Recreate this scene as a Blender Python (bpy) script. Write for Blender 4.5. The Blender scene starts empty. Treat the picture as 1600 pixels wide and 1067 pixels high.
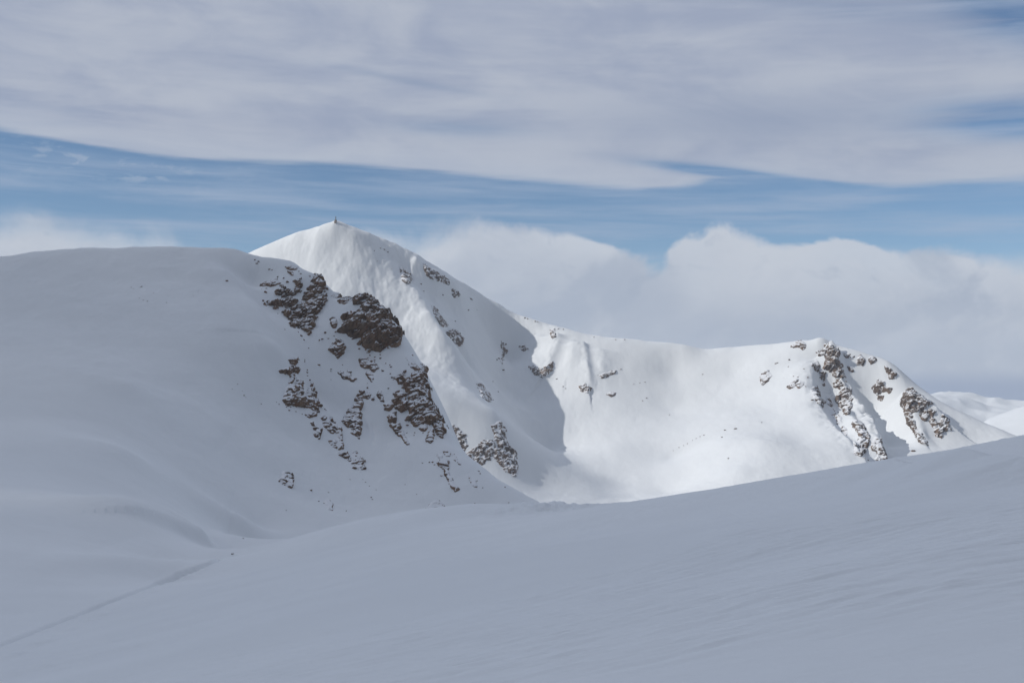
import bpy, math
import numpy as np

# ------------------------------------------------------------------ helpers
scene = bpy.context.scene
COL = scene.collection
F, U0, V0 = 1885.0, 800.0, 533.5
PITCH = math.atan(66.5 / F)
CP, SP = math.cos(PITCH), math.sin(PITCH)


def ray(u, v):
    """direction through a picture point, scaled to one metre forward"""
    u = np.asarray(u, float); v = np.asarray(v, float)
    zc = -(v - V0) / F
    Y = CP - zc * SP
    return (u - U0) / F / Y, (SP + zc * CP) / Y


def at(u, v, D):
    x, z = ray(u, v)
    return np.stack([x * D, np.asarray(D, float) + 0 * x, z * D], -1)


def project(P):
    Yc = P[..., 1] * CP + P[..., 2] * SP
    Zc = -P[..., 1] * SP + P[..., 2] * CP
    return U0 + F * P[..., 0] / Yc, V0 - F * Zc / Yc


def dense(pts, step=18.0):
    pts = np.array(pts, float); out = [pts[0]]
    for a, b in zip(pts[:-1], pts[1:]):
        n = max(1, int(math.hypot(b[0] - a[0], b[1] - a[1]) / step))
        for k in range(1, n + 1):
            out.append(a + (b - a) * k / n)
    return [tuple(p) for p in out]


def sstep(a, b, x):
    t = np.clip((x - a) / (b - a), 0, 1)
    return t * t * (3 - 2 * t)


# ------------------------------------------------------------------ noise
def _hash(ix, iy, iz, seed):
    h = (ix.astype(np.uint32) * np.uint32(374761393) + iy.astype(np.uint32) * np.uint32(668265263)
         + iz.astype(np.uint32) * np.uint32(2147483647) + np.uint32(seed * 1274126177 % 4294967296))
    h = (h ^ (h >> np.uint32(13))) * np.uint32(1274126177)
    h = h ^ (h >> np.uint32(16))
    h = h * np.uint32(2246822519)
    return ((h ^ (h >> np.uint32(15))) & np.uint32(0xFFFFFF)).astype(np.float64) / float(0xFFFFFF)


def vnoise(x, y, z=None, seed=1):
    """value noise, -1..1"""
    if z is None: z = np.zeros_like(x)
    fx, fy, fz = np.floor(x), np.floor(y), np.floor(z)
    ix, iy, iz = fx.astype(np.int64), fy.astype(np.int64), fz.astype(np.int64)
    def s(t): return t * t * t * (t * (t * 6 - 15) + 10)
    a, b, c = s(x - fx), s(y - fy), s(z - fz)
    def L(dz):
        v00 = _hash(ix, iy, iz + dz, seed); v10 = _hash(ix + 1, iy, iz + dz, seed)
        v01 = _hash(ix, iy + 1, iz + dz, seed); v11 = _hash(ix + 1, iy + 1, iz + dz, seed)
        return (v00 * (1 - a) + v10 * a) * (1 - b) + (v01 * (1 - a) + v11 * a) * b
    if not np.any(c):
        return L(0) * 2 - 1
    return (L(0) * (1 - c) + L(1) * c) * 2 - 1


def fbm(x, y, z=None, octaves=4, seed=1, gain=0.5):
    t = 0; amp = 1.0; tot = 0; k = 1.0
    for o in range(octaves):
        ca, sa = math.cos(o * 1.1), math.sin(o * 1.1)
        t = t + amp * vnoise((x * ca - y * sa) * k + o * 7.3, (x * sa + y * ca) * k - o * 3.1,
                             None if z is None else z * k + o * 1.7, seed + o)
        tot += amp; amp *= gain; k *= 2.03
    return t / tot


def cells(x, y, z, seed=5):
    """nearest-cell value (flat blocks) and edge distance"""
    fx, fy, fz = np.floor(x), np.floor(y), np.floor(z)
    d1 = np.full(x.shape, 9.0); d2 = np.full(x.shape, 9.0); val = np.zeros(x.shape)
    for i in (-1, 0, 1):
        for j in (-1, 0, 1):
            for k in (-1, 0, 1):
                cx, cy, cz = (fx + i), (fy + j), (fz + k)
                a, b, c = cx.astype(np.int64), cy.astype(np.int64), cz.astype(np.int64)
                px = cx + _hash(a, b, c, seed); py = cy + _hash(a, b, c, seed + 11); pz = cz + _hash(a, b, c, seed + 23)
                d = (px - x) ** 2 + (py - y) ** 2 + (pz - z) ** 2
                near = d < d1
                d2 = np.where(near, d1, np.minimum(d2, d))
                val = np.where(near, _hash(a, b, c, seed + 37), val)
                d1 = np.where(near, d, d1)
    return val, np.sqrt(d2) - np.sqrt(d1)


# ------------------------------------------------------------------ surface through control points
class Surface:
    def __init__(self, pts, c, lam=0.0):
        keep = []
        for p in pts:                               # drop near-duplicates
            if all((p[0] - q[0]) ** 2 + (p[1] - q[1]) ** 2 > 2.2 for q in keep): keep.append(p)
        P = np.array(keep, float)
        self.c2 = c * c; self.S = 300.0
        self.X = P[:, :2]; n = len(P)
        r = np.sqrt(((self.X[:, None] - self.X[None]) ** 2).sum(-1) + self.c2)
        A = np.zeros((n + 3, n + 3)); A[:n, :n] = -r + lam * np.eye(n)
        A[:n, n] = 1; A[:n, n + 1:] = self.X / self.S
        A[n, :n] = 1; A[n + 1:, :n] = (self.X / self.S).T
        w = np.linalg.solve(A, np.concatenate([P[:, 2], np.zeros(3)]))
        self.w, self.p = w[:n], w[n:]

    def __call__(self, x, y):
        sh = np.shape(x); x = np.ravel(x); y = np.ravel(y)
        out = np.empty(len(x))
        for k in range(0, len(x), 20000):
            a, b = x[k:k + 20000, None], y[k:k + 20000, None]
            r = np.sqrt((a - self.X[None, :, 0]) ** 2 + (b - self.X[None, :, 1]) ** 2 + self.c2)
            out[k:k + 20000] = -(r @ self.w) + self.p[0] + (self.p[1] * a[:, 0] + self.p[2] * b[:, 0]) / self.S
        return out.reshape(sh)


class Land:
    """height grid on rings round the view point; fine where it is seen"""
    def __init__(self, az, rr, fn):
        self.az, self.rr = az, rr
        A, R = np.meshgrid(az, rr)
        self.x, self.y = np.sin(A) * R, np.cos(A) * R
        self.z = fn(self.x, self.y)

    def height(self, x, y):
        a = np.arctan2(x, y); r = np.hypot(x, y)
        i = np.interp(a, self.az, np.arange(len(self.az))); j = np.interp(r, self.rr, np.arange(len(self.rr)))
        i0 = np.clip(np.floor(i).astype(int), 0, len(self.az) - 2); j0 = np.clip(np.floor(j).astype(int), 0, len(self.rr) - 2)
        fi, fj = i - i0, j - j0; z = self.z
        return (z[j0, i0] * (1 - fi) + z[j0, i0 + 1] * fi) * (1 - fj) + (z[j0 + 1, i0] * (1 - fi) + z[j0 + 1, i0 + 1] * fi) * fj

    def cast(self, u, v, dmin=None, dmax=None):
        """first ground point behind a picture point"""
        u = np.atleast_1d(np.asarray(u, float)); v = np.atleast_1d(np.asarray(v, float))
        dx, dz = ray(u, v)
        D = np.linspace(dmin or self.rr[0], dmax or self.rr[-1] * 0.97, 2500)
        out = np.full((len(u), 3), np.nan)
        for k in range(len(u)):
            h = self.height(dx[k] * D, D) - dz[k] * D
            s = np.nonzero(h > 0)[0]
            if len(s):
                j = s[0]
                if j > 0:
                    t = h[j - 1] / (h[j - 1] - h[j]); d = D[j - 1] + t * (D[j] - D[j - 1])
                else: d = D[0]
                out[k] = (dx[k] * d, d, dz[k] * d)
            else:
                j = int(np.argmax(h)); out[k] = (dx[k] * D[j], D[j], self.height(dx[k] * D[j], D[j]))
        return out

    def normal(self, x, y, e=1.5):
        gx = (self.height(x + e, y) - self.height(x - e, y)) / (2 * e)
        gy = (self.height(x, y + e) - self.height(x, y - e)) / (2 * e)
        n = np.stack([-gx, -gy, np.ones_like(gx)], -1)
        return n / np.linalg.norm(n, axis=-1, keepdims=True)


def mesh_object(name, verts, faces, mat, smooth=True, parent=None, normals=None, loc=None):
    me = bpy.data.meshes.new(name)
    verts = np.asarray(verts, np.float32); faces = np.asarray(faces, np.int32)
    k = faces.shape[1]
    me.vertices.add(len(verts)); me.vertices.foreach_set('co', verts.ravel())
    me.loops.add(faces.size); me.loops.foreach_set('vertex_index', faces.ravel())
    me.polygons.add(len(faces))
    me.polygons.foreach_set('loop_start', np.arange(0, faces.size, k, dtype=np.int32))
    me.polygons.foreach_set('use_smooth', np.full(len(faces), smooth))
    me.update(calc_edges=True); me.validate()
    if normals is not None:
        me.normals_split_custom_set_from_vertices([tuple(n) for n in normals])
    if mat: me.materials.append(mat)
    ob = bpy.data.objects.new(name, me); COL.objects.link(ob)
    if parent: ob.parent = parent
    if loc is not None: ob.location = loc
    return ob


def tag(o, label, cat=None, group=None, kind=None):
    o['label'] = label
    if cat: o['category'] = cat
    if group: o['group'] = group
    if kind: o['kind'] = kind
    return o


def grid_faces(nj, ni, keep=None):
    j, i = np.meshgrid(np.arange(nj - 1), np.arange(ni - 1), indexing='ij')
    a = j * ni + i
    f = np.stack([a, a + 1, a + ni + 1, a + ni], -1).reshape(-1, 4)
    return f if keep is None else f[keep.ravel()]


def compact(verts, faces, extra=None):
    used = np.unique(faces); m = np.full(len(verts), -1); m[used] = np.arange(len(used))
    return verts[used], m[faces], (None if extra is None else extra[used])
# ------------------------------------------------------------------ near land: the slope underfoot and the rocky hill
def drop_behind(pts, steps, shift=0.0):
    out = []
    for (u, v, D) in pts:
        p = at(u, v, D)
        for (dd, dz) in steps:
            s = (D + dd) / D
            out.append((p[0] * s + shift * dd, p[1] * s, p[2] + dz))
    return out

near_px = []
LIP = [(400, 856, 285), (500, 832, 252), (560, 816, 236), (620, 803, 222), (690, 792, 206), (760, 786, 190), (850, 791, 176), (925, 797, 165), (1000, 786, 152),
       (1140, 760, 132), (1250, 742, 118), (1345, 724, 107), (1480, 703, 96), (1600, 683, 86), (1760, 653, 76)]
near_px += dense(LIP, 30)
near_px += [(1600, 1067, 14), (1200, 1067, 17), (800, 1067, 22), (400, 1067, 34), (200, 1067, 46), (0, 1067, 62), (-300, 1067, 92),
            (1600, 898, 24), (1600, 775, 46), (1900, 900, 24), (1200, 900, 36), (1200, 800, 75), (800, 870, 62), (800, 823, 112), (600, 900, 72), (600, 840, 140),
            (400, 953, 80), (400, 894, 165), (1000, 860, 52), (1400, 860, 32), (1400, 765, 62)]
near_px += dense([(-200, 1075, 80), (0, 1010, 98), (150, 950, 132), (250, 910, 174), (364, 866, 240)], 60)
near_px += [(0, 900, 160), (0, 800, 215), (0, 700, 290), (0, 600, 375), (0, 500, 465),
            (200, 870, 178), (200, 790, 240), (200, 700, 315), (200, 600, 392), (200, 500, 478),
            (-300, 900, 150), (-300, 700, 305), (-300, 550, 430), (100, 450, 508), (270, 440, 535)]
CREST = [(-400, 470, 530), (-150, 425, 540), (0, 402, 548), (60, 396, 554), (130, 391, 560), (200, 391, 566), (260, 389, 570), (330, 389, 576), (365, 389, 582), (386, 396, 586)]
near_px += dense(CREST, 30)
SPUR = [(352, 430, 548), (395, 488, 512), (440, 545, 478)]
near_px += SPUR + [(236, 799, 256), (285, 826, 252), (332, 856, 248)]
RIDGE = [(386, 396, 586), (430, 404, 580), (455, 409, 575), (480, 422, 568), (496, 428, 564), (505, 444, 559), (509, 466, 552), (520, 468, 549), (545, 468, 546), (572, 465, 542), (590, 475, 537), (605, 492, 531), (615, 516, 522), (631, 546, 515), (652, 561, 509),
         (666, 590, 500), (676, 632, 482), (690, 684, 462), (720, 704, 452), (770, 744, 436), (842, 786, 418), (900, 812, 410), (960, 850, 400)]
near_px += dense(RIDGE, 24)
near_px += [(400, 450, 562), (470, 500, 536), (520, 560, 508), (480, 610, 482), (450, 680, 438), (420, 740, 394), (370, 800, 332), (400, 820, 350), (385, 848, 325),
            (580, 560, 514), (560, 640, 480), (560, 720, 444), (540, 790, 400), (480, 830, 350), (630, 680, 468), (640, 760, 425), (620, 800, 398), (740, 800, 405), (820, 805, 402), (320, 800, 322)]
near_pts = [tuple(at(u, v, D)) for (u, v, D) in near_px]
near_pts += drop_behind(dense(CREST, 60), [(60, -4), (180, -45), (320, -150)])
near_pts += drop_behind(dense(RIDGE[1:], 50), [(34, -22), (95, -75), (200, -145)], 0.35)
near_pts += drop_behind([p for p in dense(LIP, 60) if p[0] > 950], [(22, -2.0), (55, -14), (120, -50), (260, -115)])
near_pts += drop_behind([(500, 832, 252), (620, 803, 222), (760, 786, 190), (850, 791, 176)], [(20, -4), (60, -22)])
near_pts += [(0, -3, -2.7), (0, -60, -2), (60, -30, -1.2), (-60, -30, -4.5), (120, 0, -1.5), (-120, 20, -22), (-300, 0, -70), (300, 60, -14), (200, -200, 0), (-200, -200, -20),
             (0, -500, -30), (500, 0, -60), (-700, 0, -120), (-700, 400, -30), (0, 1000, -260), (400, 900, -250), (-500, 950, -120), (700, 500, -190), (450, 300, -110), (600, -500, -80), (-600, -600, -120)]
near_s = Surface(near_pts, 4.0, 1.0)

near_rough = Land(np.radians(np.linspace(-29, 27, 620)), np.geomspace(20, 700, 620), near_s)
TRACK_PX = dense([(-190, 1085), (0, 1009), (75, 978), (150, 949), (250, 911), (310, 888), (364, 867)], 26)
TRACK = near_rough.cast([p[0] for p in TRACK_PX], [p[1] for p in TRACK_PX], 50, 330)[:, :2]


def poly_dist(x, y, line):
    """distance to a line in plan, the run along it (0..1) and the side"""
    best = np.full(x.shape, 1e9); run = np.zeros(x.shape); side = np.zeros(x.shape)
    seg = np.hypot(*(line[1:] - line[:-1]).T); cum = np.concatenate([[0], np.cumsum(seg)])
    for k in range(len(line) - 1):
        a, b = line[k], line[k + 1]; d = b - a
        t = np.clip(((x - a[0]) * d[0] + (y - a[1]) * d[1]) / (d @ d), 0, 1)
        q = np.hypot(x - a[0] - t * d[0], y - a[1] - t * d[1])
        m = q < best
        best = np.where(m, q, best); run = np.where(m, (cum[k] + t * seg[k]) / cum[-1], run)
        side = np.where(m, np.sign((x - a[0]) * d[1] - (y - a[1]) * d[0]), side)
    return best, run, side


def edge_feature(x, y, px, h, w_left, w_right, lo=240, hi=640):
    """a snow edge: a soft rise on the left of the line, a sharp fall on the right"""
    q = near_rough.cast([p[0] for p in px], [p[1] for p in px], lo, hi)[:, :2]
    m = (x > q[:, 0].min() - 90) & (x < q[:, 0].max() + 90) & (y > q[:, 1].min() - 90) & (y < q[:, 1].max() + 90)
    out = np.zeros(x.shape)
    if m.any():
        d, t, sd = poly_dist(x[m], y[m], q)
        if q[-1, 1] < q[0, 1]: sd = -sd                       # the line runs towards the viewer
        w = np.where(sd < 0, w_left, w_right)
        out[m] = h * np.exp(-(d / w) ** 2) * sstep(0, 0.3, t) * sstep(0, 0.3, 1 - t)
    return out


def near_fn(x, y):
    z = near_s(x, y)
    r = np.hypot(x, y); far = sstep(60, 300, r)
    z = z + (far * 0.22 + sstep(280, 420, r) * 0.9) * fbm(x / 38, y / 38, octaves=3, seed=3) + 0.10 * sstep(4, 40, r) * fbm(x / 9, y / 9, octaves=3, seed=9)
    # wind-packed streaks running across the slope
    ca, sa = math.cos(0.30), math.sin(0.30)
    p, q = x * ca + y * sa, -x * sa + y * ca
    s = fbm(p / 5.0, q / 0.9, octaves=3, seed=21)
    patch = sstep(-0.1, 0.45, fbm(x / 14 + 3.1, y / 14, octaves=2, seed=33))
    z = z + (1 - sstep(70, 200, r)) * (0.12 * np.abs(s) + 0.05 * fbm(p / 1.2, q / 0.35, octaves=2, seed=23)) * patch
    # light ribbing high on the hill
    z = z + sstep(330, 420, y) * (0.42 * fbm(x / 7, y / 12, octaves=4, seed=41) - 0.35 * np.abs(fbm(x / 16 + y / 60, y / 40, octaves=4, seed=43)))
    # the ski track: a shallow groove with thrown-up edges, and a fainter older one beside it
    m = (np.abs(x + 60) < 260) & (y > 30) & (y < 300)
    d, t, sd = poly_dist(x[m], y[m], TRACK)
    w = 0.42 + 0.08 * t; e = sstep(1.0, 0.985, t)
    g = -(0.75 + 0.05 * t) * np.exp(-(d / w) ** 2) + 0.10 * np.exp(-((d - 1.1) / 0.45) ** 2)
    d2 = d * sd; off = 5.2 * (1 - t) + 0.3
    g2 = -0.16 * np.exp(-((d2 - off) / 0.8) ** 2) * sstep(-.3, .3, fbm(x[m] / 3, y[m] / 3, octaves=2, seed=8)) * (t < 0.75)
    z[m] += g * e + g2
    z = z + edge_feature(x, y, [(238, 800), (262, 814), (285, 827), (310, 842), (334, 858)], 2.8, 15, 1.6)
    z = z + edge_feature(x, y, [(322, 398), (334, 410), (352, 430), (372, 460), (395, 488), (418, 518), (440, 545), (448, 575)], 3.6, 20, 5)
    for line, dep, wd in RUNNELS:
        z = z - edge_feature(x, y, line, dep, wd, wd)
    # a low step across the slope on the right
    q = np.array(near_rough.cast([1300, 1360, 1440, 1540, 1700], [748, 741, 738, 739, 744], 20, 135)[:, :2].tolist())
    m = (y > 30) & (y < 160) & (x > 0) & (x < 140)
    d, t, sd = poly_dist(x[m], y[m], q)
    z[m] += 0.95 * np.exp(-(d / np.where(y[m] < np.interp(x[m], q[::-1, 0] if q[0, 0] > q[-1, 0] else q[:, 0], q[::-1, 1] if q[0, 0] > q[-1, 0] else q[:, 1]), 6.0, 1.6)) ** 1.5) * np.clip(np.minimum(t * 4, (1 - t) * 8), 0, 1) * (1 + 0.5 * fbm(x[m] / 6, y[m] / 6, octaves=3, seed=17))
    # a broken lip of snow above the bowl
    lx, ly = at(860, 792, 175)[:2]
    z = z + 1.0 * np.exp(-(((x - lx) / 9) ** 2 + ((y - ly) / 9) ** 2)) * (fbm(x / 2.2, y / 2.2, octaves=3, seed=77) + 0.15)
    return z


RUNNELS = [([(372, 745), (362, 785), (357, 822), (356, 846)], 0.5, 0.9), ([(346, 778), (340, 800), (338, 822)], 0.4, 0.8), ([(568, 650), (574, 672), (576, 690)], 0.6, 1.0), ([(580, 652), (585, 674), (580, 700)], 0.6, 0.9),
           ([(372, 655), (352, 690), (335, 716)], 0.35, 1.2)]
coarse = np.radians(np.concatenate([np.linspace(-179.9, -60, 30), np.linspace(-56, -28, 20)]))
AZ = np.concatenate([coarse, np.radians(np.linspace(-26.5, 26.5, 1150)), -coarse[::-1]])
RR = np.concatenate([np.geomspace(1.2, 8, 40), np.geomspace(8.06, 250, 600), np.linspace(251.2, 612, 310), np.linspace(616, 860, 30)])
near = Land(AZ, RR, near_fn)

# ------------------------------------------------------------------ the peak, the bowl and the far ridge
far_px = []
SKY_L = [(523, 353, 1300), (500, 357, 1302), (460, 367, 1306), (420, 381, 1310), (390, 394, 1315), (300, 432, 1330), (200, 480, 1350), (0, 560, 1400), (-300, 640, 1450)]
SKY_R = [(523, 353, 1300), (545, 357, 1305), (575, 368, 1315), (600, 378, 1325), (625, 389, 1335), (642, 396, 1342), (660, 406, 1350), (690, 423, 1365), (720, 441, 1380), (760, 466, 1398), (800, 488, 1404), (830, 500, 1394),
         (865, 511, 1380), (895, 519, 1370), (930, 527, 1362), (980, 532, 1358), (1040, 537, 1356), (1070, 540, 1354), (1097, 546, 1354), (1130, 544, 1350), (1170, 541, 1342), (1220, 536, 1330), (1250, 532, 1320), (1270, 530, 1312), (1286, 531, 1300), (1292, 537, 1297),
         (1300, 547, 1292), (1320, 553, 1285), (1350, 558, 1280), (1385, 568, 1270), (1410, 589, 1260), (1440, 612, 1250), (1480, 634, 1235), (1530, 656, 1215), (1590, 681, 1195), (1700, 722, 1150), (1900, 800, 1100)]
far_px += dense(SKY_L, 26) + dense(SKY_R, 22)
far_px += dense([(523, 353, 1300), (524, 385, 1287), (530, 430, 1258), (560, 480, 1226), (600, 530, 1192), (640, 570, 1160)], 30)   # front spur
far_px += [(450, 420, 1270), (400, 470, 1240), (300, 520, 1240), (100, 600, 1300), (480, 520, 1190), (400, 600, 1150), (200, 650, 1200)]
FACE_RIB = [(600, 381, 1324), (622, 425, 1302), (650, 465, 1274), (676, 500, 1246), (704, 530, 1222)]
far_px += dense(FACE_RIB, 18)
far_px += [(590, 440, 1268), (625, 500, 1232), (660, 545, 1200), (712, 562, 1246), (660, 430, 1328), (690, 470, 1318), (728, 520, 1300), (740, 565, 1262), (750, 500, 1362), (780, 600, 1285), (800, 560, 1362), (765, 540, 1335)]
BUTT = [(640, 570, 1155), (690, 592, 1150), (735, 616, 1132), (770, 645, 1105), (800, 690, 1090), (806, 735, 1065)]
far_px += dense(BUTT, 22)
far_px += [(700, 640, 1095), (700, 680, 1080), (750, 690, 1075), (740, 740, 1050), (835, 690, 1180), (842, 760, 1065), (815, 630, 1270), (850, 700, 1200)]
far_px += [(850, 580, 1325), (868, 640, 1258), (885, 720, 1130), (900, 790, 1000), (960, 575, 1315), (960, 620, 1275), (960, 700, 1170), (960, 780, 1020), (1050, 580, 1325), (1050, 640, 1265), (1050, 715, 1150), (1050, 768, 1060),
           (1150, 580, 1308), (1150, 630, 1245), (1200, 636, 1215), (1140, 655, 1195), (1090, 685, 1168), (1040, 712, 1155), (1130, 690, 1120), (1200, 690, 1085), (1150, 735, 1035), (1250, 640, 1195), (1260, 690, 1110), (1220, 590, 1265)]
ARETE = [(1285, 531, 1300), (1258, 560, 1285), (1270, 590, 1255), (1268, 620, 1225), (1280, 650, 1180), (1306, 684, 1125), (1330, 708, 1085), (1350, 724, 1060), (1400, 770, 1010)]
far_px += dense(ARETE, 14)
far_px += [(1308, 600, 1262), (1330, 600, 1262), (1310, 640, 1238), (1345, 680, 1190), (1360, 640, 1250), (1375, 700, 1184), (1400, 620, 1242), (1420, 660, 1200), (1440, 700, 1140), (1480, 690, 1165), (1530, 690, 1170), (1560, 700, 1150), (1500, 740, 1080)]
far_pts = [tuple(at(u, v, D)) for (u, v, D) in far_px]
far_pts += drop_behind(dense(SKY_L, 90) + dense(SKY_R, 80), [(90, -45), (260, -150)])
far_pts += [(-900, 900, -140), (-600, 800, -160), (-200, 800, -150), (100, 800, -150), (300, 800, -145), (600, 850, -140), (900, 900, -150), (1000, 1200, -170), (1200, 1500, -200), (0, 2000, -200), (600, 1900, -230), (-900, 1900, -120)]
far_s = Surface(far_pts, 9.0)


def far_base(x, y):
    return far_s(x, y)


AZ2 = np.radians(np.concatenate([np.linspace(-60, -27, 30), np.linspace(-26.5, 26.5, 1150), np.linspace(27, 60, 30)]))
RR2 = np.concatenate([np.linspace(780, 980, 40), np.linspace(982, 1660, 400), np.linspace(1670, 2000, 40)])
rough = Land(np.radians(np.linspace(-40, 40, 500)), np.linspace(800, 1900, 320), far_base)
# ribs: (picture points down the rib, height, half width right of it, half width left of it)
RIBS = [
    ([(596, 395), (622, 425), (650, 462), (676, 500), (706, 530)], 5.0, 9, 14),
    ([(640, 402), (662, 428), (690, 440), (722, 458)], 8, 8, 16),
    ([(842, 520), (832, 545), (828, 565), (836, 578)], 4.0, 8, 16),
    ([(870, 522), (868, 548), (858, 572), (848, 590)], 8.0, 8, 24),
    ([(896, 530), (892, 560), (886, 590)], 3.5, 8, 16),
    ([(908, 535), (913, 560), (917, 585), (920, 606)], 8.0, 6, 20),
    ([(935, 545), (938, 570), (934, 592)], 3.0, 8, 14),
    ([(950, 545), (945, 580), (940, 610)], 2.5, 12, 14),
    ([(1262, 556), (1266, 575), (1270, 592), (1268, 620), (1280, 650), (1304, 684), (1328, 708), (1350, 726)], 10.0, 6, 30),
    ([(1296, 552), (1304, 568), (1311, 590)], 19.0, 8, 14),
    ([(1306, 590), (1318, 606), (1328, 628), (1336, 650), (1346, 668), (1358, 688), (1376, 712)], 24.0, 8, 18),
    ([(1418, 624), (1422, 634), (1428, 642), (1446, 655), (1478, 672)], 19.0, 10, 24),
    ([(1412, 640), (1424, 668), (1444, 695)], 9.0, 7, 12),
    ([(1318, 655), (1332, 680), (1345, 706)], 8.0, 6, 12),
]
rib_lines = []
for pts, h, wr, wl in RIBS:
    px = dense(pts, 14)
    c = rough.cast([p[0] for p in px], [p[1] for p in px], 850, 1500)
    rib_lines.append((c[:, :2], h, wr, wl))


def far_fn(x, y):
    z = far_base(x, y)
    for line, h, wr, wl in rib_lines:
        k = 3 * max(wr, wl)
        m = (x > line[:, 0].min() - k) & (x < line[:, 0].max() + k) & (y > line[:, 1].min() - k) & (y < line[:, 1].max() + k)
        if not m.any(): continue
        d, t, sd = poly_dist(x[m], y[m], line)
        jag = 1 + 0.26 * np.exp(-(d / 9) ** 2) * fbm(x[m] / 11, y[m] / 11, octaves=3, seed=51)
        w = np.where(sd > 0, wl, wr)
        z[m] += h * np.exp(-(d / w) ** 2) * jag * sstep(0, 0.12, t) * (0.35 + 0.65 * np.sqrt(np.clip(np.sin(np.pi * np.clip(t * 0.9 + 0.08, 0, 1)), 0, 1)))
    px_, py_ = at(660, 480, 1290)[:2]
    face = np.exp(-(((x - px_) / 120) ** 2 + ((y - py_) / 110) ** 2))
    bx_, by_ = at(1010, 670, 1200)[:2]
    bowl = 1 - 0.55 * np.exp(-(((x - bx_) / 170) ** 2 + ((y - by_) / 170) ** 4))
    z = z + 1.6 * bowl * fbm(x / 60, y / 60, octaves=3, seed=61) + (0.75 * bowl + 2.0 * face) * fbm(x / 13, y / 22, octaves=4, seed=63) + face * 3.0 * fbm(x / 30, y / 45, octaves=3, seed=67)
    # wind flutes and small knobs on the steep head wall
    wx, wy = at(900, 570, 1430)[:2]
    k = np.exp(-(((x - wx) / 130) ** 2 + ((y - wy) / 60) ** 2))
    z = z + k * 1.3 * fbm(x / 14, y / 26, octaves=4, seed=65)
    return z


far = Land(AZ2, RR2, far_fn)
# ------------------------------------------------------------------ node helper
def lin(r, g, b):
    f = lambda c: ((c / 255 + 0.055) / 1.055) ** 2.4 if c > 10 else c / 255 / 12.92
    return (f(r), f(g), f(b), 1)


class N:
    def __init__(self, tree): self.t = tree; tree.nodes.clear()
    def new(self, kind, **kw):
        n = self.t.nodes.new(kind)
        for k, v in kw.items():
            if k in n.bl_rna.properties: setattr(n, k, v)
        return n
    def put(self, n, key, v):
        s = n.inputs[key]
        if hasattr(v, 'is_output'): self.t.links.new(v, s)
        elif v is not None:
            if hasattr(s.default_value, '__len__') and not hasattr(v, '__len__'): v = (v,) * len(s.default_value)
            s.default_value = v
        return n
    def m(self, op, a, b=None, c=None, clamp=False):
        n = self.new('ShaderNodeMath', operation=op, use_clamp=clamp)
        for k, v in enumerate((a, b, c)):
            if v is not None: self.put(n, k, v)
        return n.outputs[0]
    def add(self, a, b): return self.m('ADD', a, b)
    def sub(self, a, b): return self.m('SUBTRACT', a, b)
    def mul(self, a, b): return self.m('MULTIPLY', a, b)
    def div(self, a, b): return self.m('DIVIDE', a, b)
    def vm(self, op, a, b=None):
        n = self.new('ShaderNodeVectorMath', operation=op); self.put(n, 0, a)
        if b is not None: self.put(n, 1, b)
        return n.outputs[0]
    def xyz(self, x, y, z):
        n = self.new('ShaderNodeCombineXYZ')
        for k, v in enumerate((x, y, z)): self.put(n, k, v)
        return n.outputs[0]
    def sep(self, v):
        n = self.put(self.new('ShaderNodeSeparateXYZ'), 0, v); return n.outputs
    def noise(self, vec, scale, detail=4, rough=0.5, dist=0.0, lac=2.0):
        n = self.new('ShaderNodeTexNoise'); self.put(n, 'Vector', vec)
        for k, v in (('Scale', scale), ('Detail', detail), ('Roughness', rough), ('Distortion', dist), ('Lacunarity', lac)): self.put(n, k, v)
        return n.outputs[0]
    def step(self, x, a, b, lo=0.0, hi=1.0):
        n = self.new('ShaderNodeMapRange', interpolation_type='SMOOTHSTEP', clamp=True)
        for k, v in zip((0, 1, 2, 3, 4), (x, a, b, lo, hi)): self.put(n, k, v)
        return n.outputs[0]
    def mix(self, f, a, b):
        n = self.new('ShaderNodeMix', data_type='RGBA'); self.put(n, 0, f); self.put(n, 6, a); self.put(n, 7, b); return n.outputs[2]
    def curve(self, x, pts, x0, x1, y0, y1):
        """piecewise smooth curve through points"""
        n = self.new('ShaderNodeFloatCurve'); self.put(n, 'Value', self.div(self.sub(x, x0), x1 - x0))
        c = n.mapping.curves[0]
        q = [((p - x0) / (x1 - x0), (v - y0) / (y1 - y0)) for p, v in pts]
        c.points[0].location = q[0]; c.points[1].location = q[-1]
        for a in q[1:-1]: c.points.new(*a)
        n.mapping.use_clip = False; n.mapping.update()
        return self.add(self.mul(n.outputs[0], y1 - y0), y0)


def material(name):
    m = bpy.data.materials.new(name); m.use_nodes = True
    return m, N(m.node_tree)


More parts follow.
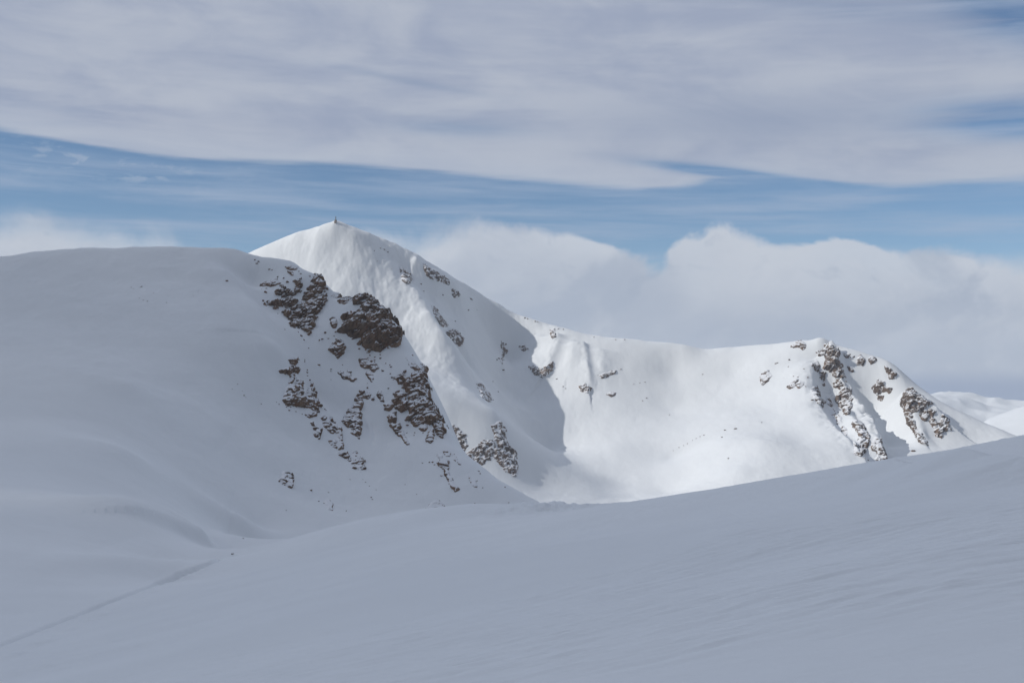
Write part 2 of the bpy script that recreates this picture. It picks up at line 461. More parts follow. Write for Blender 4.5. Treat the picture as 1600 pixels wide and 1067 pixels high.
def snow_material(name, big, fine, streak_dir, strength, albedo=(0.795, 0.82, 0.838, 1)):
    m, n = material(name)
    pos = n.new('ShaderNodeNewGeometry').outputs['Position']
    ca, sa = math.cos(streak_dir), math.sin(streak_dir)
    x, y, z = n.sep(pos)
    p = n.add(n.mul(x, ca), n.mul(y, sa)); q = n.sub(n.mul(y, ca), n.mul(x, sa))
    st = n.xyz(n.mul(p, 0.22), q, n.mul(z, 0.6))
    a = n.noise(pos, 1 / big, 5, 0.55); b = n.noise(st, 1 / fine, 4, 0.6, 0.3)
    patch = n.step(n.noise(pos, 1 / (big * 2.5), 2), 0.42, 0.66, 0.25, 1.0)
    bump1 = n.new('ShaderNodeBump'); n.put(bump1, 'Height', a); n.put(bump1, 'Distance', big * 0.05); n.put(bump1, 'Strength', strength)
    bump2 = n.new('ShaderNodeBump'); n.put(bump2, 'Height', n.mul(b, patch)); n.put(bump2, 'Distance', fine * 0.16); n.put(bump2, 'Strength', strength)
    n.put(bump2, 'Normal', bump1.outputs[0])
    bs = n.new('ShaderNodeBsdfPrincipled')
    tone = n.mix(n.step(n.noise(pos, 1 / (big * 4), 3), 0.3, 0.7), tuple(c * 0.965 for c in albedo[:3]) + (1,), albedo)
    n.put(bs, 'Base Color', tone); n.put(bs, 'Roughness', 0.75); n.put(bs, 'Specular IOR Level', 0.2)
    n.put(bs, 'Normal', bump2.outputs[0])
    o = n.new('ShaderNodeOutputMaterial'); n.put(o, 'Surface', bs.outputs[0])
    return m


def rock_material(name, scale, snow_lo, snow_hi, tint=(1, 1, 1), rime=0.0):
    m, n = material(name)
    g = n.new('ShaderNodeNewGeometry'); pos = g.outputs['Position']
    nz = n.sep(g.outputs['Normal'])[2]
    t = lambda c: tuple(a * b for a, b in zip(c, tint)) + (1,)
    big = n.noise(pos, 0.35 / scale, 4, 0.6); mid = n.noise(pos, 1.6 / scale, 5, 0.65, 0.4)
    x, y, z = n.sep(pos)
    bed = n.noise(n.xyz(n.mul(x, 0.6), n.mul(y, 0.6), n.add(n.mul(z, 1.4), n.mul(x, -0.7))), 1.1 / scale, 5, 0.7)
    c = n.mix(n.step(big, 0.36, 0.62), t((0.085, 0.071, 0.060)), t((0.150, 0.118, 0.092)))
    c = n.mix(n.step(bed, 0.45, 0.7), c, t((0.165, 0.15, 0.135)))
    c = n.mix(n.step(mid, 0.52, 0.68, 0, 0.7), c, t((0.035, 0.033, 0.032)))
    c = n.mix(n.step(n.noise(pos, 0.8 / scale, 3), 0.62, 0.72, 0, 0.55), c, t((0.15, 0.085, 0.055)))
    sn = n.add(nz, n.mul(n.sub(n.noise(pos, 1.1 / scale, 6, 0.7), 0.5), 1.3))
    f = n.step(sn, snow_lo, snow_hi)
    if rime: f = n.m('MAXIMUM', f, n.step(n.noise(pos, 1.1 / scale, 4, 0.6), 0.62 - rime * 0.3, 0.72 - rime * 0.2))
    c = n.mix(f, c, (0.80, 0.815, 0.84, 1))
    b1 = n.new('ShaderNodeBump'); n.put(b1, 'Height', n.add(mid, bed)); n.put(b1, 'Distance', 0.28 * scale); n.put(b1, 'Strength', n.sub(0.8, n.mul(f, 0.65)))
    bs = n.new('ShaderNodeBsdfPrincipled'); n.put(bs, 'Base Color', c); n.put(bs, 'Roughness', 0.9); n.put(bs, 'Specular IOR Level', 0.15)
    n.put(bs, 'Normal', b1.outputs[0])
    n.put(n.new('ShaderNodeOutputMaterial'), 'Surface', bs.outputs[0])
    return m


M_SNOW_NEAR = snow_material('wind_packed_snow', 3.0, 0.30, 0.30, 0.9)
M_SNOW_HILL = snow_material('hill_snow', 7.0, 1.1, 1.0, 0.9)
M_SNOW_FAR = snow_material('peak_snow', 14.0, 3.0, 1.2, 0.28)
M_ROCK_NEAR = rock_material('hill_rock', 2.2, 0.62, 0.76, (1.60, 1.33, 1.12))
M_ROCK_PEAK = rock_material('peak_face_rock', 4.0, 0.62, 0.80, (1.35, 1.25, 1.22), 0.46)
M_ROCK_FAR = rock_material('peak_rock', 5.5, 0.60, 0.76, (1.2, 1.08, 1.02), 0.32)
# ------------------------------------------------------------------ land objects
def land_normals(L):
    P = np.stack([L.x, L.y, L.z], -1)
    du = np.gradient(P, axis=1); dv = np.gradient(P, axis=0)
    n = np.cross(du, dv); n /= np.maximum(np.linalg.norm(n, axis=-1, keepdims=True), 1e-9)
    n[n[..., 2] < 0] *= -1
    return n


P = np.stack([near.x, near.y, near.z], -1).reshape(-1, 3)
NN = land_normals(near).reshape(-1, 3)
cx = 0.25 * (near.x[:-1, :-1] + near.x[1:, :-1] + near.x[:-1, 1:] + near.x[1:, 1:])
cy = 0.25 * (near.y[:-1, :-1] + near.y[1:, :-1] + near.y[:-1, 1:] + near.y[1:, 1:])
# the hill starts on the far side of the ski track and behind the lip of the slope
seam = [tuple(at(-900, 1100, 84)[:2])] + [tuple(p) for p in TRACK[::2]] + [tuple(at(386, 860, 300)[:2]), tuple(at(640, 850, 285)[:2]), tuple(at(860, 850, 260)[:2]), tuple(at(1100, 860, 250)[:2]), (300, 240), (900, 240)]
seam = np.array(seam); o_ = np.argsort(seam[:, 0]); seam = seam[o_]
is_hill = cy > np.interp(cx, seam[:, 0], seam[:, 1])
for name, sel, mat, label in (('snow_slope', ~is_hill, M_SNOW_NEAR, 'shaded wind-packed snow slope in front, rising to the right and marked by a ski track'),
                              ('rocky_hill', is_hill, M_SNOW_HILL, 'broad rounded snow hill on the left with a dark rocky flank')):
    f = grid_faces(*near.z.shape, keep=sel)
    v, f, nn = compact(P, f, NN)
    o = mesh_object(name, v, f, mat, normals=nn); tag(o, label, 'slope' if name == 'snow_slope' else 'hill', kind='structure')
P2 = np.stack([far.x, far.y, far.z], -1).reshape(-1, 3)
o = mesh_object('mountain', P2, grid_faces(*far.z.shape), M_SNOW_FAR, normals=land_normals(far).reshape(-1, 3))
tag(o, 'pointed snow peak with a sunlit bowl and a ridge running to a craggy right-hand top', 'mountain', kind='structure')


# far hills beyond the right-hand ridge
def range_object(name, az0, az1, r0, r1, fn, mat, label, n=(420, 150)):
    L = Land(np.radians(np.linspace(az0, az1, n[0])), np.linspace(r0, r1, n[1]), fn)
    o = mesh_object(name, np.stack([L.x, L.y, L.z], -1).reshape(-1, 3), grid_faces(*L.z.shape), mat)
    tag(o, label, 'hills', kind='structure'); return L


def hills_fn(x, y):
    u = U0 + F * x / y
    top = np.interp(u, [900, 1380, 1440, 1500, 1540, 1600, 1700, 1900], [640, 622, 611, 616, 627, 631, 640, 650])
    zt = (600 - top) / F * 5200
    prof = sstep(3900, 5200, y) * (1 - sstep(5300, 6600, y))
    return -330 + (zt + 330) * prof ** 0.8 + prof * (46 * fbm(x / 420, y / 420, octaves=5, seed=81) - 40 * np.abs(fbm(x / 300 + 9, y / 300, octaves=4, seed=85)) + 6)


def white_hill_fn(x, y):
    u = U0 + F * x / y
    top = np.interp(u, [1350, 1480, 1545, 1600, 1700, 1900], [760, 690, 655, 636, 610, 590])
    zt = (600 - top) / F * 2900
    prof = sstep(2200, 2900, y) * (1 - sstep(3000, 3600, y))
    return -330 + (zt + 330) * prof ** 0.7 + 6 * prof * fbm(x / 120, y / 120, octaves=4, seed=83)


range_object('distant_hills', 8, 40, 3700, 6600, hills_fn, M_SNOW_FAR, 'hazy far-off snow range low on the horizon beyond the craggy ridge')
range_object('white_hill', 14, 40, 2100, 3650, white_hill_fn, M_SNOW_FAR, 'smooth bright white hillside just peeping out behind the ridge')
g = 6800
o = mesh_object('ground', [(-g, -g, -340), (g, -g, -340), (g, g, -340), (-g, g, -340)], [(0, 1, 2, 3)], M_SNOW_FAR)
tag(o, 'snow-covered valley floor below the mountains', 'ground', kind='structure')
# ------------------------------------------------------------------ rock outcrops: craggy bodies standing out of the snow
def inside_dist(px, py, poly):
    """signed distance to an outline, in picture points, positive inside"""
    poly = np.array(poly, float); d = np.full(px.shape, 1e9); ins = np.zeros(px.shape, bool)
    for a, b in zip(poly, np.roll(poly, -1, 0)):
        e = b - a; L = max(e @ e, 1e-9)
        t = np.clip(((px - a[0]) * e[0] + (py - a[1]) * e[1]) / L, 0, 1)
        d = np.minimum(d, np.hypot(px - a[0] - t * e[0], py - a[1] - t * e[1]))
        c = ((a[1] > py) != (b[1] > py)) & (px < (b[0] - a[0]) * (py - a[1]) / ((b[1] - a[1]) or 1e-9) + a[0])
        ins ^= c
    return np.where(ins, d, -d)


def outcrop(L, polys, A, label, mat, group, seed, lo=None, hi=None, step=0.27, block=3.2, frag=0.58, tilt=0.45, grow=0.0, cat='rock outcrop', name='rock_outcrop'):
    """lay a fine sheet over the ground inside the outline and push it out into blocks; what stays under the snow is cut away"""
    pts = np.concatenate([np.array(p, float) for p in polys])
    cu, cv = pts[:, 0].mean(), pts[:, 1].mean()
    q = L.cast(np.concatenate([pts[:, 0], [cu]]), np.concatenate([pts[:, 1], [cv]]), lo, hi)
    med = np.median(q[:, 1]); ok = np.abs(q[:, 1] - med) < 80
    q = q[ok]; C = q.mean(0)
    nrm = L.normal(q[:, 0], q[:, 1], 4.0).mean(0); nrm /= np.linalg.norm(nrm)
    h = np.array([nrm[0], nrm[1], 0]); h /= max(np.linalg.norm(h), 1e-6)
    T1 = np.array([-h[1], h[0], 0]); T2 = np.cross(nrm, T1)
    a = (q - C) @ T1; b = (q - C) @ T2
    mg = 2.0 + 4 * step
    ga = np.arange(a.min() - mg, a.max() + mg, step); gb = np.arange(b.min() - mg, b.max() + mg, step)
    if len(ga) * len(gb) > 90000:
        k = math.sqrt(len(ga) * len(gb) / 90000); step *= k
        ga = np.arange(a.min() - mg, a.max() + mg, step); gb = np.arange(b.min() - mg, b.max() + mg, step)
    GA, GB = np.meshgrid(ga, gb)
    x = C[0] + GA * T1[0] + GB * T2[0]; y = C[1] + GA * T1[1] + GB * T2[1]
    z = L.height(x, y)
    P = np.stack([x, y, z], -1)
    u, v = project(P)
    sd = np.full(x.shape, -1e9)
    for p in polys: sd = np.maximum(sd, inside_dist(u, v, p))
    mpp = med / F                                                # metres per picture point
    sdm = sd * mpp + grow
    # beds dipping across the face break the outline into ledges and fragments
    s = block
    X, Y, Z = x / s, y / s, z / s
    bed = Z * 1.05 - (T1[0] * x + T1[1] * y) / s * tilt
    cval, cedge = cells(X * 0.8 + seed, Y * 0.8, bed + 0.25 * fbm(X, Y, Z, 2, seed + 1), seed + 2)
    cval2, ce2 = cells(X * 2.1 + seed, Y * 2.1, bed * 2.3, seed + 3)
    nz = fbm(X * 0.9 + seed, Y * 0.9, bed * 1.2, 4, seed + 4)
    fine = fbm(X * 3.2, Y * 3.2, Z * 3.2 + seed, 3, seed + 6)
    reach = A * 0.75
    e = np.clip(sdm / reach, -1.6, 1.0)
    Fd = e + frag * (1.5 * nz + 0.55 * (cval - 0.5) + 0.35 * (cval2 - 0.5)) - 0.02
    on = sstep(-0.02, 0.22, Fd)
    d = A * on * (0.22 + 0.55 * np.clip(Fd, 0, 1.2)) * (0.55 + 0.75 * cval) + A * on * (0.15 * (cval2 - 0.5) + 0.09 * fine) - 0.10 * A * on * (cedge < 0.10)
    d = np.where(Fd > -0.02, np.maximum(d, -0.05), np.maximum(-0.25 * A, Fd * A * 0.5) - 0.05)
    dirn = nrm * 0.8 + h * 0.55; dirn /= np.linalg.norm(dirn)
    Q = P + d[..., None] * dirn
    keep = d > -0.16 * A - 0.05
    kf = keep[:-1, :-1] | keep[1:, :-1] | keep[:-1, 1:] | keep[1:, 1:]
    # leave out loose specks far outside the outline
    far_out = sdm < -2.2 * reach
    kf &= ~(far_out[:-1, :-1])
    f = grid_faces(*x.shape, keep=kf)
    if len(f) < 4: return None
    V, f, _ = compact(Q.reshape(-1, 3), f)
    fn = np.cross(V[f[0, 1]] - V[f[0, 0]], V[f[0, 3]] - V[f[0, 0]])
    if fn @ nrm < 0: f = f[:, ::-1]
    base = V.mean(0)
    o = mesh_object(name, V - base, f, mat, loc=base)
    return tag(o, label, cat, group)


GN, GS, GW, GP, GR = 'rock outcrops on the flank of the left hill', 'rocks on the flank of the left hill', 'rocks on the sunlit bowl wall', 'rocks on the peak and its shoulder', 'crags of the right-hand ridge'
n_seed = [10]


def near_rock(label, A, *polys, group=GN, **kw):
    n_seed[0] += 7
    kw.setdefault('grow', 0.45)
    return outcrop(near, polys, A, label, M_ROCK_NEAR, group, n_seed[0], 240, 640, **kw)


def far_rock(label, A, *polys, group=GR, mat=None, **kw):
    n_seed[0] += 7
    kw.setdefault('grow', 1.3); kw.setdefault('step', 0.5); kw.setdefault('block', 6.5)
    return outcrop(far, polys, A, label, mat or M_ROCK_FAR, group, n_seed[0], 900, 1600, **kw)


near_rock('tall dark skyline crag of the left hill with snowy ledges on its left side', 3.6,
          [(495, 423), (503, 428), (508, 440), (509, 462), (502, 483), (492, 495), (492, 512), (483, 524), (471, 512), (456, 508), (450, 497), (438, 487), (462, 481), (477, 471), (481, 452), (483, 440)],
          [(441, 465), (450, 455), (462, 450), (459, 440), (468, 436), (471, 446), (466, 455), (455, 462), (444, 467)],
          [(417, 472), (430, 470), (442, 474), (455, 469), (465, 470), (458, 478), (445, 480), (430, 479), (420, 477)],
          [(431, 455), (440, 450), (447, 449), (443, 456), (436, 460)])
near_rock('low reddish rock ledge left of the tall skyline crag', 1.3, [(409, 445), (420, 440), (430, 437), (437, 442), (430, 446), (420, 446)])
near_rock('thin dark rock band just under the rounded snow brow of the left hill', 1.0, [(446, 417), (455, 415), (465, 418), (462, 421), (455, 422), (450, 420)], [(450, 424), (458, 424), (457, 429), (452, 427)])
near_rock('biggest dark crag of the left hill, a blunt block jutting out against the peak', 5.0,
          [(566, 457), (581, 457), (592, 467), (602, 477), (612, 485), (614, 498), (616, 507), (627, 519), (623, 532), (619, 541), (603, 537), (593, 539), (592, 547), (579, 547), (563, 537), (564, 528), (548, 525), (540, 522), (532, 520), (532, 507), (536, 496), (549, 491), (556, 480), (560, 472), (549, 466)], block=4.4)
near_rock('slanting rock ledge touching the upper left of the biggest dark crag', 1.4, [(527, 471), (538, 466), (550, 462), (560, 461), (556, 466), (545, 471), (538, 474)])
near_rock('little rock tooth in the notch between the two skyline crags', 1.7, [(520, 463), (526, 455), (533, 455), (538, 460), (528, 464)])
near_rock('narrow upright rock between the skyline crag and the biggest crag', 1.0, [(516, 500), (520, 496), (525, 498), (525, 512), (521, 512)])
near_rock('lone rounded brown boulder with a snow cap, below the biggest crag', 2.2, [(526, 528), (535, 533), (539, 543), (535, 552), (528, 559), (520, 551), (514, 546), (520, 537)], frag=0.3)
near_rock('broken brown outcrop furthest left on the hill flank', 2.4,
          [(441, 580), (450, 573), (458, 571), (469, 577), (466, 582), (455, 582), (446, 584)],
          [(446, 608), (453, 600), (463, 603), (465, 596), (471, 598), (470, 618), (476, 616), (483, 606), (487, 599), (491, 607), (491, 624), (497, 632), (496, 642), (486, 637), (472, 634), (465, 630), (450, 632), (444, 624)],
          [(451, 563), (459, 562), (461, 568), (454, 570)], [(455, 585), (459, 585), (456, 600), (452, 598)])
near_rock('small ledge just beneath the furthest left outcrop', 0.9, [(478, 647), (487, 645), (494, 643), (494, 649), (484, 651)])
near_rock('ragged string of rock running down from the furthest left outcrop', 1.5,
          [(503, 654), (508, 650), (516, 652), (518, 660), (526, 663), (533, 668), (535, 678), (534, 686), (529, 682), (527, 672), (522, 669), (522, 677), (517, 679), (512, 670), (510, 662)],
          [(487, 660), (494, 664), (500, 672), (499, 684), (492, 680), (489, 670)], frag=0.75)
near_rock('two-lobed low rock near the lower end of the rock string', 1.3, [(516, 689), (525, 686), (535, 692), (536, 700), (529, 701), (521, 697)])
near_rock('bottom rock of the string, a slanting snow-streaked slab', 1.7, [(530, 710), (540, 708), (548, 713), (554, 707), (563, 713), (567, 722), (569, 734), (560, 734), (553, 728), (546, 720), (538, 716)])
near_rock('slim pointed tower beside a bare avalanche runnel in the middle of the flank', 2.0,
          [(566, 619), (566, 640), (564, 655), (564, 672), (561, 685), (556, 678), (549, 675), (552, 667), (546, 664), (541, 667), (536, 657), (542, 648), (543, 640), (551, 633), (557, 627), (560, 619)],
          [(560, 610), (570, 611), (581, 617), (584, 625), (574, 625), (566, 618)])
near_rock('mottled olive-brown block under the biggest crag', 1.6, [(561, 562), (572, 558), (582, 561), (591, 574), (584, 580), (576, 576), (567, 572)])
near_rock('low stepped rock left of the mottled block', 1.2, [(530, 582), (541, 585), (544, 576), (548, 582), (548, 588), (555, 592), (552, 596), (545, 594), (537, 590)])
near_rock('slanted sliver of rock under the mottled block', 0.9, [(574, 581), (579, 582), (584, 592), (581, 596), (576, 589)])
near_rock('slanted sliver of rock right of the slim tower', 0.9, [(590, 617), (594, 611), (598, 619), (599, 627), (594, 626), (591, 620)])
near_rock('long dark cliff falling along the right edge of the left hill', 3.0,
          [(621, 585), (629, 581), (638, 589), (645, 600), (641, 617), (634, 613), (627, 603), (620, 593)],
          [(642, 585), (663, 579), (664, 600), (672, 609), (673, 624), (681, 639), (687, 654), (694, 670), (691, 685), (683, 683), (681, 675), (674, 664), (659, 658), (650, 664), (637, 655), (644, 645), (638, 630), (635, 621), (644, 612)],
          [(616, 613), (626, 608), (636, 618), (636, 636), (627, 646), (620, 636), (613, 624)], frag=0.6)
near_rock('rock prow on the skyline at the top of the long dark cliff', 1.5, [(659, 562), (664, 564), (668, 571), (666, 580), (660, 581), (659, 574)])
near_rock('dark crack-like rock streak in the snow left of the skyline prow', 0.7, [(635, 559), (640, 565), (648, 569), (656, 577), (649, 577), (641, 571)])
near_rock('small snowy ledge left of the foot of the long dark cliff', 1.0, [(600, 633), (610, 629), (615, 633), (608, 640), (602, 639)])
near_rock('squat block left of the foot of the long dark cliff', 1.2, [(606, 651), (612, 644), (618, 644), (618, 659), (610, 658)])
near_rock('hanging rock finger below the long dark cliff', 1.1, [(667, 688), (672, 672), (677, 669), (677, 688), (673, 690)])
near_rock('small flat stone just under the long dark cliff', 0.9, [(656, 669), (664, 663), (668, 667), (663, 672)])
near_rock('thin broken chain of rock below the squat block', 1.0, [(611, 664), (618, 665), (624, 662), (626, 668), (621, 671), (626, 676), (629, 673), (634, 683), (638, 693), (633, 691), (627, 681), (621, 679)], frag=0.7)
near_rock('isolated dark boulder low on the smooth snow left of the flank', 1.7, [(435, 750), (444, 738), (455, 740), (459, 753), (455, 761), (445, 757)], frag=0.35)
near_rock('boulder peeping over the edge of the front slope', 1.6, [(667, 796), (674, 786), (685, 783), (694, 792), (690, 800), (672, 802)], frag=0.35)
near_rock('small brown wedge of rock low on the right of the flank', 1.2, [(683, 723), (692, 719), (700, 722), (700, 733), (692, 732)])
near_rock('beaded line of rock trailing below the small brown wedge', 0.8, [(697, 735), (704, 744), (709, 757), (715, 764), (711, 767), (703, 754), (697, 742)], frag=0.65)
near_rock('pair of small rocks above the small brown wedge', 0.8, [(683, 708), (691, 712), (689, 716), (684, 713)], [(694, 706), (703, 706), (702, 712), (696, 711)])
near_rock('dark slash of rock right of the small brown wedge', 0.8, [(708, 711), (714, 717), (719, 725), (714, 722), (710, 718)])
near_rock('faint forked rock lowest on the right of the flank', 0.8, [(734, 744), (741, 751), (744, 759), (739, 758), (735, 751)])
near_rock('small rock pair near the bottom of the smooth flank', 0.9, [(507, 782), (514, 781), (518, 788), (519, 795), (514, 794), (509, 787)])

# the peak and its lower shoulder
kp = dict(group=GP, mat=M_ROCK_PEAK)
far_rock('snow-plastered rock band high on the peak just under its right-hand skyline', 2.6, [(662, 412), (672, 420), (690, 430), (702, 438), (700, 443), (684, 438), (668, 430)], frag=0.8, **kp)
far_rock('small rock rib near the skyline notch of the peak', 2.2, [(633, 424), (640, 428), (643, 437), (636, 436)], frag=0.7, **kp)
far_rock('dark knob at the foot of the sunlit rib across the peak face', 3.2, [(696, 521), (706, 514), (716, 519), (722, 530), (719, 538), (708, 531)], frag=0.6, **kp)
far_rock('rimed rocks along the middle of the sunlit rib on the peak face', 2.6, [(675, 478), (682, 484), (690, 498), (698, 508), (692, 510), (682, 498)], frag=0.7, **kp)
far_rock('small rock patch in the shade between the rib and the skyline of the peak', 2.0, [(706, 452), (714, 456), (719, 461), (712, 464), (707, 459)], frag=0.8, **kp)
far_rock('frosted rock ledge at the left of the shoulder foot', 2.4, [(704, 664), (714, 668), (726, 680), (730, 696), (724, 708), (716, 704), (709, 690)], frag=1.0, **kp)
far_rock('reddish rock ledge at the middle of the shoulder foot', 2.4, [(728, 714), (738, 702), (752, 694), (768, 690), (772, 704), (764, 716), (752, 724), (740, 722)], frag=1.0, **kp)
far_rock('dark rock buttress at the right-hand end of the shoulder foot', 2.8, [(772, 698), (778, 688), (790, 690), (802, 704), (808, 724), (804, 740), (790, 734), (778, 722)], frag=1.0, **kp)
far_rock('peppering of small rocks above the right-hand end of the shoulder foot', 2.2, [(762, 664), (776, 652), (790, 656), (796, 676), (800, 700), (784, 698), (770, 690)], frag=1.0, grow=-2.5, **kp)
far_rock('line of small rocks high on the shaded gully side', 1.8, [(782, 530), (790, 538), (794, 548), (788, 562), (784, 575), (780, 560)], frag=0.9, grow=-1.0, **kp)

# the wall of the bowl
kw_ = dict(group=GW, mat=M_ROCK_PEAK)
far_rock('rock step with a dark underside low on the left of the sunlit wall', 3.4, [(828, 573), (840, 572), (849, 578), (857, 571), (863, 565), (861, 578), (848, 588), (836, 584)], frag=0.7, **kw_)
far_rock('small rock nose at the foot of the snow fluting on the wall', 2.6, [(905, 604), (914, 601), (923, 606), (919, 613), (910, 610)], frag=0.6, **kw_)
far_rock('small rock under the snow bulge at the upper left of the wall', 2.0, [(812, 541), (820, 540), (826, 545), (818, 548)], frag=0.6, **kw_)
far_rock('dark notch of rock on the crest where the wall meets the skyline', 1.8, [(860, 516), (866, 514), (868, 526), (863, 528)], frag=0.5, **kw_)
far_rock('scatter of small rocks right of the fluting on the wall', 1.6, [(930, 585), (950, 578), (968, 576), (960, 588), (940, 594)], frag=1.0, grow=-1.6, **kw_)
far_rock('lower scatter of small rocks on the middle of the wall', 1.6, [(944, 616), (956, 608), (966, 614), (956, 622)], frag=0.9, grow=-1.0, **kw_)

# the craggy ridge
far_rock('highest crag of the right-hand ridge, dropping steeply from its snow cap', 5.0,
         [(1293, 532), (1303, 545), (1311, 548), (1310, 560), (1314, 568), (1319, 590), (1307, 589), (1296, 581), (1285, 575), (1291, 567), (1296, 565), (1289, 557), (1293, 547)])
far_rock('dark ledge tucked left of the highest crag', 2.4, [(1276, 551), (1285, 547), (1293, 548), (1288, 554), (1280, 555)])
far_rock('brownish crest rocks at the left end of the ridge top', 2.4, [(1236, 542), (1243, 535), (1252, 533), (1259, 540), (1255, 545), (1246, 541)])
far_rock('small rocks on the snow edge under the ridge top', 2.2, [(1267, 568), (1275, 564), (1280, 572), (1277, 580), (1271, 573)])
far_rock('reddish splinter of rock below the highest crag', 2.6, [(1279, 578), (1288, 582), (1289, 592), (1287, 602), (1283, 591)])
far_rock('orange-brown rocks halfway down the sharp snow edge', 3.0, [(1267, 606), (1276, 603), (1280, 612), (1280, 622), (1287, 629), (1284, 635), (1276, 625), (1269, 614)])
far_rock('left of two slanting rocks on the bright snow face', 1.8, [(1231, 604), (1238, 597), (1246, 594), (1240, 603), (1234, 607)])
far_rock('right of two slanting rocks on the bright snow face', 1.8, [(1244, 601), (1250, 596), (1255, 598), (1248, 605)])
far_rock('rime-crusted rock furthest left on the bright snow face', 2.0, [(1188, 597), (1192, 585), (1199, 580), (1205, 586), (1199, 594), (1192, 599)], frag=0.75)
far_rock('dark blocky pillar in the first shaded gully', 3.6, [(1309, 619), (1318, 604), (1330, 608), (1330, 633), (1326, 650), (1315, 637), (1309, 626)])
far_rock('rock cluster at the foot of the white snow rib in the middle of the ridge', 3.2, [(1364, 606), (1372, 594), (1381, 597), (1384, 604), (1393, 608), (1389, 612), (1378, 609), (1372, 617), (1365, 613)])
far_rock('left of two rimed knobs on the ridge skyline', 2.6, [(1339, 563), (1345, 556), (1351, 563), (1347, 571), (1340, 569)])
far_rock('right of two rimed knobs on the ridge skyline', 2.4, [(1357, 561), (1364, 556), (1369, 563), (1361, 568)])
far_rock('snow-caked rocks on the falling skyline of the ridge', 2.4, [(1384, 574), (1392, 577), (1400, 586), (1394, 590), (1387, 582)])
far_rock('broad frosted crag on the right of the ridge', 4.6, [(1406, 626), (1416, 613), (1428, 607), (1443, 618), (1455, 631), (1450, 636), (1431, 643), (1423, 646), (1411, 639)], frag=0.7)
far_rock('stepped frosted crag lowest on the right of the ridge', 3.8, [(1452, 640), (1459, 645), (1458, 653), (1464, 661), (1470, 654), (1473, 649), (1481, 657), (1483, 671), (1474, 673), (1471, 684), (1463, 681), (1459, 668), (1453, 655)], frag=0.65)
far_rock('string of rimed rocks below the broad frosted crag', 2.4, [(1418, 653), (1428, 659), (1434, 672), (1441, 682), (1449, 695), (1440, 692), (1429, 677), (1421, 665)], frag=0.8)
far_rock('rust-coloured rocks at the lower end of the first gully', 2.8, [(1331, 661), (1338, 657), (1348, 664), (1354, 675), (1357, 684), (1348, 682), (1339, 673)])
far_rock('grey snow-dusted crag just above the edge of the front slope', 3.0, [(1334, 694), (1344, 687), (1356, 689), (1353, 701), (1344, 711), (1337, 707)], frag=0.75)
far_rock('dark double crag rising from the edge of the front slope', 3.2, [(1362, 690), (1368, 683), (1375, 687), (1376, 697), (1381, 705), (1386, 716), (1378, 722), (1368, 718), (1372, 704), (1363, 701)])

far_rock('row of low rocks along the skyline just right of the highest crag', 1.8, [(1318, 553), (1326, 553), (1334, 557), (1330, 560), (1322, 558)])
far_rock('dark streak of rock in the gully right of the highest crag', 1.5, [(1325, 573), (1329, 575), (1332, 580), (1328, 579)], frag=0.3)
far_rock('small rimed knob beneath the two skyline knobs', 2.0, [(1387, 578), (1394, 583), (1398, 590), (1391, 590)])
far_rock('lower rimed rock on the rib below the rock cluster', 2.0, [(1374, 618), (1380, 620), (1378, 626), (1373, 624)])
far_rock('snowy rock rib joining the frosted crag to the stepped crag', 2.2, [(1436, 642), (1444, 640), (1450, 648), (1446, 656), (1438, 652)], frag=0.8)
far_rock('frosted lump between the broad crag and the string of rimed rocks', 2.2, [(1414, 646), (1422, 645), (1426, 652), (1419, 654)])
far_rock('brown rock pair on the shaded side below the sharp edge', 2.0, [(1292, 622), (1297, 626), (1299, 634), (1294, 631)], [(1300, 640), (1304, 646), (1302, 652), (1299, 647)])
far_rock('dusted rocks low on the shaded side of the sharp edge', 2.0, [(1308, 652), (1313, 650), (1314, 658), (1310, 662)], [(1318, 668), (1323, 672), (1322, 678), (1317, 676)])
far_rock('rimed ledges over the dark blocky pillar', 2.2, [(1302, 598), (1310, 594), (1318, 600), (1312, 606), (1304, 604)], frag=0.8)
far_rock('speckled rocks along the upper edge of the buttress slope', 1.6, [(735, 590), (755, 598), (772, 620), (768, 636), (750, 622)], group=GP, mat=M_ROCK_PEAK, frag=1.0, grow=-2.0)
far_rock('frosted rocks on the crest of the sunlit rib near the notch', 2.2, [(626, 420), (634, 426), (642, 438), (636, 444), (628, 434)], group=GP, mat=M_ROCK_PEAK, frag=0.8)

# ------------------------------------------------------------------ single stones
import bmesh
def stone_mesh(seed):
    bm = bmesh.new(); bmesh.ops.create_icosphere(bm, subdivisions=3, radius=1.0)
    V = np.array([v.co[:] for v in bm.verts])
    cv, ce = cells(V[:, 0] * 1.1 + seed, V[:, 1] * 1.1, V[:, 2] * 1.1, seed)
    r = 0.72 + 0.34 * cv + 0.28 * fbm(V[:, 0] * 1.6 + seed, V[:, 1] * 1.6, V[:, 2] * 1.6, 3, seed)
    V = V * r[:, None] * np.array([1.15, 0.9, 0.8])
    for v, c in zip(bm.verts, V): v.co = c
    me = bpy.data.meshes.new('stone'); bm.to_mesh(me); bm.free()
    for p in me.polygons: p.use_smooth = True
    return me
stones = {}
for nm, mt in (('near', M_ROCK_NEAR), ('far', M_ROCK_FAR)):
    for s in range(5):
        me = stone_mesh(11 + s * 3); me.materials.append(mt); stones[nm, s] = me
rng = np.random.RandomState(4)


